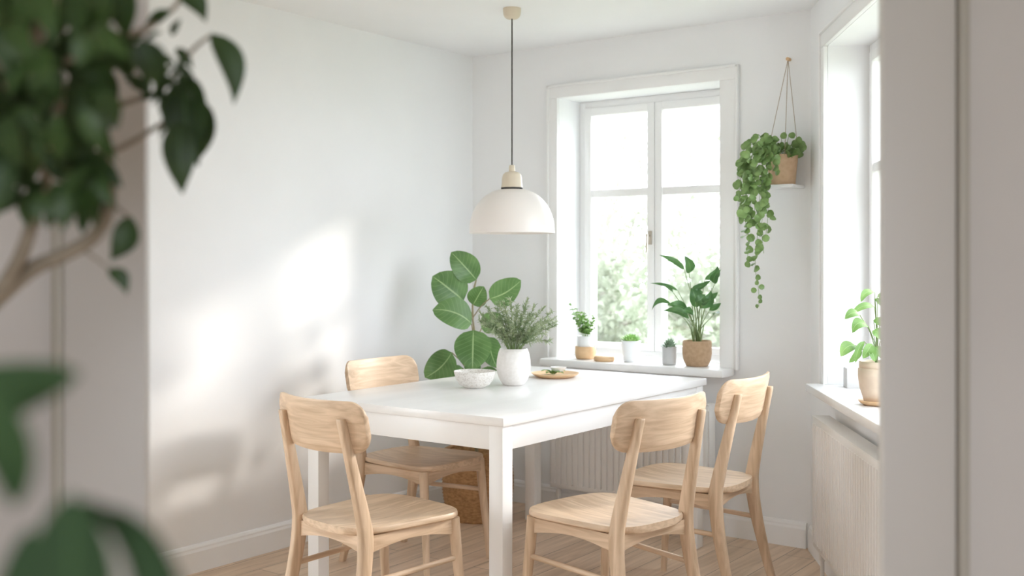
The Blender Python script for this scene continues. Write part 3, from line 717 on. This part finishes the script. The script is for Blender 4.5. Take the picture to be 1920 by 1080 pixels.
br([fp(150, 465, 1.0), fp(180, 485, 1.0), fp(205, 505, 1.0)], .0018, .001)
br([fp(90, 20, .95), fp(180, 60, 1.0), fp(260, 60, 1.05), fp(320, 20, 1.1), fp(345, -10, 1.1)], .004, .002)
br([fp(-30, 180, .9), fp(60, 130, .9), fp(140, 110, .95), fp(200, 90, 1.0)], .005, .002)
def fl(b, t_, wd, z, tz=0, bend=0, nr=None, shape='point'):
    leaf(bl, fp(b[0], b[1], z), fp(t_[0], t_[1], z+tz), wd*z/F, nr or (-FW+Vector((random.uniform(-.4, .4), random.uniform(-.4, .4), .4))), shape=shape, droop=.10, fold=.2, bend=bend, n=10)
hero = [((397, 62), (438, 196), 50, 1.1, 0, -.14), ((352, 140), (372, 312), 84, 1.1, 0, .06), ((338, 225), (342, 364), 64, 1.08, 0, .03), ((385, 190), (372, 300), 50, 1.12, .02, -.05), ((335, -12), (386, 42), 42, 1.1, 0, -.15),
        ((246, 406), (207, 488), 52, 1.0, 0, -.12), ((203, 504), (238, 553), 30, 1.0, 0, -.18), ((205, 345), (170, 385), 34, .98, 0, 0), ((150, 372), (212, 378), 38, .97, 0, 0), ((165, 390), (155, 440), 30, .97, 0, 0),
        ((110, 365), (90, 430), 32, .95, 0, 0), ((40, 355), (0, 400), 44, .9, 0, 0), ((20, 300), (-20, 420), 60, .85, 0, 0), ((60, 320), (30, 345), 40, .9, 0, 0), ((330, 150), (290, 172), 26, 1.08, 0, 0), ((320, 20), (270, 60), 30, 1.08, 0, 0), ((330, 90), (362, 130), 22, 1.1, 0, 0), ((345, 205), (300, 270), 40, 1.1, .05, 0)]
for h in hero: fl(*h)
for k in range(290):
    x = random.uniform(-120, 300); y = random.uniform(-120, 300)
    lim = 262 - max(0, y-60)*.5 + random.uniform(-25, 25)
    if x > lim or (x > 200 and y > 200): continue
    z = random.uniform(.78, 1.12); a = random.uniform(PI*.15, PI*.85) + (0.5 if x > 200 else 0)
    ln = random.uniform(75, 130); t_ = (x+math.cos(a)*ln*.7, y+math.sin(a)*ln)
    if t_[1] > 345 + random.uniform(-40, 40): continue
    fl((x, y), t_, random.uniform(42, 66), z, random.uniform(-.03, .03), random.uniform(-.1, .1))
for k in range(40):
    x = random.uniform(-60, 195); y = random.uniform(260, 360); z = random.uniform(.85, 1.0); a = random.uniform(PI*.2, PI*.8)
    fl((x, y), (x+math.cos(a)*60, y+math.sin(a)*75), random.uniform(26, 42), z)
for k in range(30):
    x = random.uniform(255, 345); y = random.uniform(60, 190); a = random.uniform(0, 2*PI)
    fl((x, y), (x+math.cos(a)*36, y+math.sin(a)*36), random.uniform(12, 20), 1.07)
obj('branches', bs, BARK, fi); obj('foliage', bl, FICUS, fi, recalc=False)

# ------------------------------------------------------------------ foreground broad-leaved plant (lower left)
bo = W(-.34, .50, 0)
bpn = thing('broad_leaf_plant', 'blurred dark green broad-leaved plant very close to us at the lower left', 'potted plant', bo)
bm = nb(); pot(bm, .11, .14, .26, .01); obj('pot', bm, GREYPOT, bpn, ang=60); soil(bpn, .128, .248)
bs, bl = nb(), nb()
def bp2(x, y, z): return P(x, y, z)-bo
for (b, t_, wd, z, tz, bend, dr) in [((-230, 800), (150, 700), 125, .46, .0, .0, .01), ((140, 1230), (135, 925), 165, .42, .0, .0, .02), ((-60, 700), (30, 950), 95, .40, .02, -.1, .05),
     ((10, 1200), (60, 990), 110, .44, .0, .1, .05), ((260, 1200), (160, 945), 75, .44, 0, .25, .05)]:
    bb = bp2(*b, z); leaf(bl, bb, bp2(*t_, z+tz), wd*z/F, -FW+Vector((.1, 0, .35)), shape='oval', droop=dr, fold=.15, bend=bend, n=14)
    tube(bs, curve([Vector((random.uniform(-.02, .02), 0, .24)), Vector((bb.x*.5, bb.y*.5, .7)), bb], 8), .003, 7)
c = curve([Vector((0, .02, .24)), bp2(120, 1500, .45), bp2(140, 1000, .44), bp2(200, 962, .44), bp2(265, 990, .44), bp2(310, 1050, .44), bp2(350, 1150, .44)], 8); tube(bs, c, .0026, 7)
bb = bp2(335, 1110, .44); leaf(bl, bb, bp2(380, 1290, .44), 90*.44/F, -FW, n=10)
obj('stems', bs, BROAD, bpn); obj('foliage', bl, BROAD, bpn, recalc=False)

# ------------------------------------------------------------------ garden outside
bm = nb(); box(bm, -45, 30, -12, 60, -.6, -.5); lw = struct('ground', bm, GRASS, smooth=False)
def tree(label, x, y, h, cr_, seed, name='garden_tree', cat='tree', nl=2600, low=.3):
    random.seed(seed); t = thing(name, label, cat, (x, y, -.5), 0, 'trees and bushes in the garden')
    bm = nb(); th = h*low
    tube(bm, curve([(0, 0, 0), (.05, 0, th*.6), (0, .05, th+cr_*.4), (.05, 0, h*.85)], 5), [lerp(.05*cr_, .01, k/15) for k in range(16)], 8)
    cl = []
    for k in range(26):
        a = random.uniform(0, 2*PI); r = cr_*math.sqrt(random.random())*.8; zz = random.uniform(th, h)
        f = 1-abs((zz-(th+h)/2)/((h-th)/2))**2*.6; c = Vector((r*f*math.cos(a), r*f*math.sin(a), zz)); cl.append(c)
        tube(bm, [Vector((0, 0, lerp(th, zz, .4))), c], [.012*cr_+.004, .004], 5)
    obj('trunk', bm, DBARK, t); bm = nb()
    for k in range(nl):
        c = random.choice(cl); v = Vector([random.gauss(0, .16*cr_) for _ in range(3)]); p = c+v
        if p.z < .05: continue
        s = random.uniform(.05, .11); d = Vector((random.uniform(-1, 1), random.uniform(-1, 1), random.uniform(-1, .4))).normalized()
        leaf(bm, p, p+d*s*1.6, s, (random.uniform(-1, 1), random.uniform(-1, 1), .8), n=2, cols=(-1, 0, 1))
    obj('foliage', bm, TREEL, t, recalc=False)
tree('leafy garden tree seen through the right panes of the back window', -6.6, 14.5, 3.3, 2.0, 1, low=.15)
tree('tall garden tree seen through the left panes of the back window', -12.6, 20.5, 5.0, 2.8, 2, low=.12)
tree('bush behind the tall sill plant, close outside the right panes', -5.0, 11.2, 1.8, 1.3, 3, 'garden_bush', 'bush', 2400, .05)
tree('low garden bush seen through the lower left pane', -7.9, 12.2, 1.9, 1.5, 4, 'garden_bush', 'bush', 2400, .05)
tree('wide hedge bush far back in the garden', -10.2, 17.0, 3.2, 2.3, 5, 'garden_bush', 'bush', 2600, .05)
tree('garden tree beyond the window on the right wall', 5.0, 9.5, 4.0, 1.6, 6, low=.25)
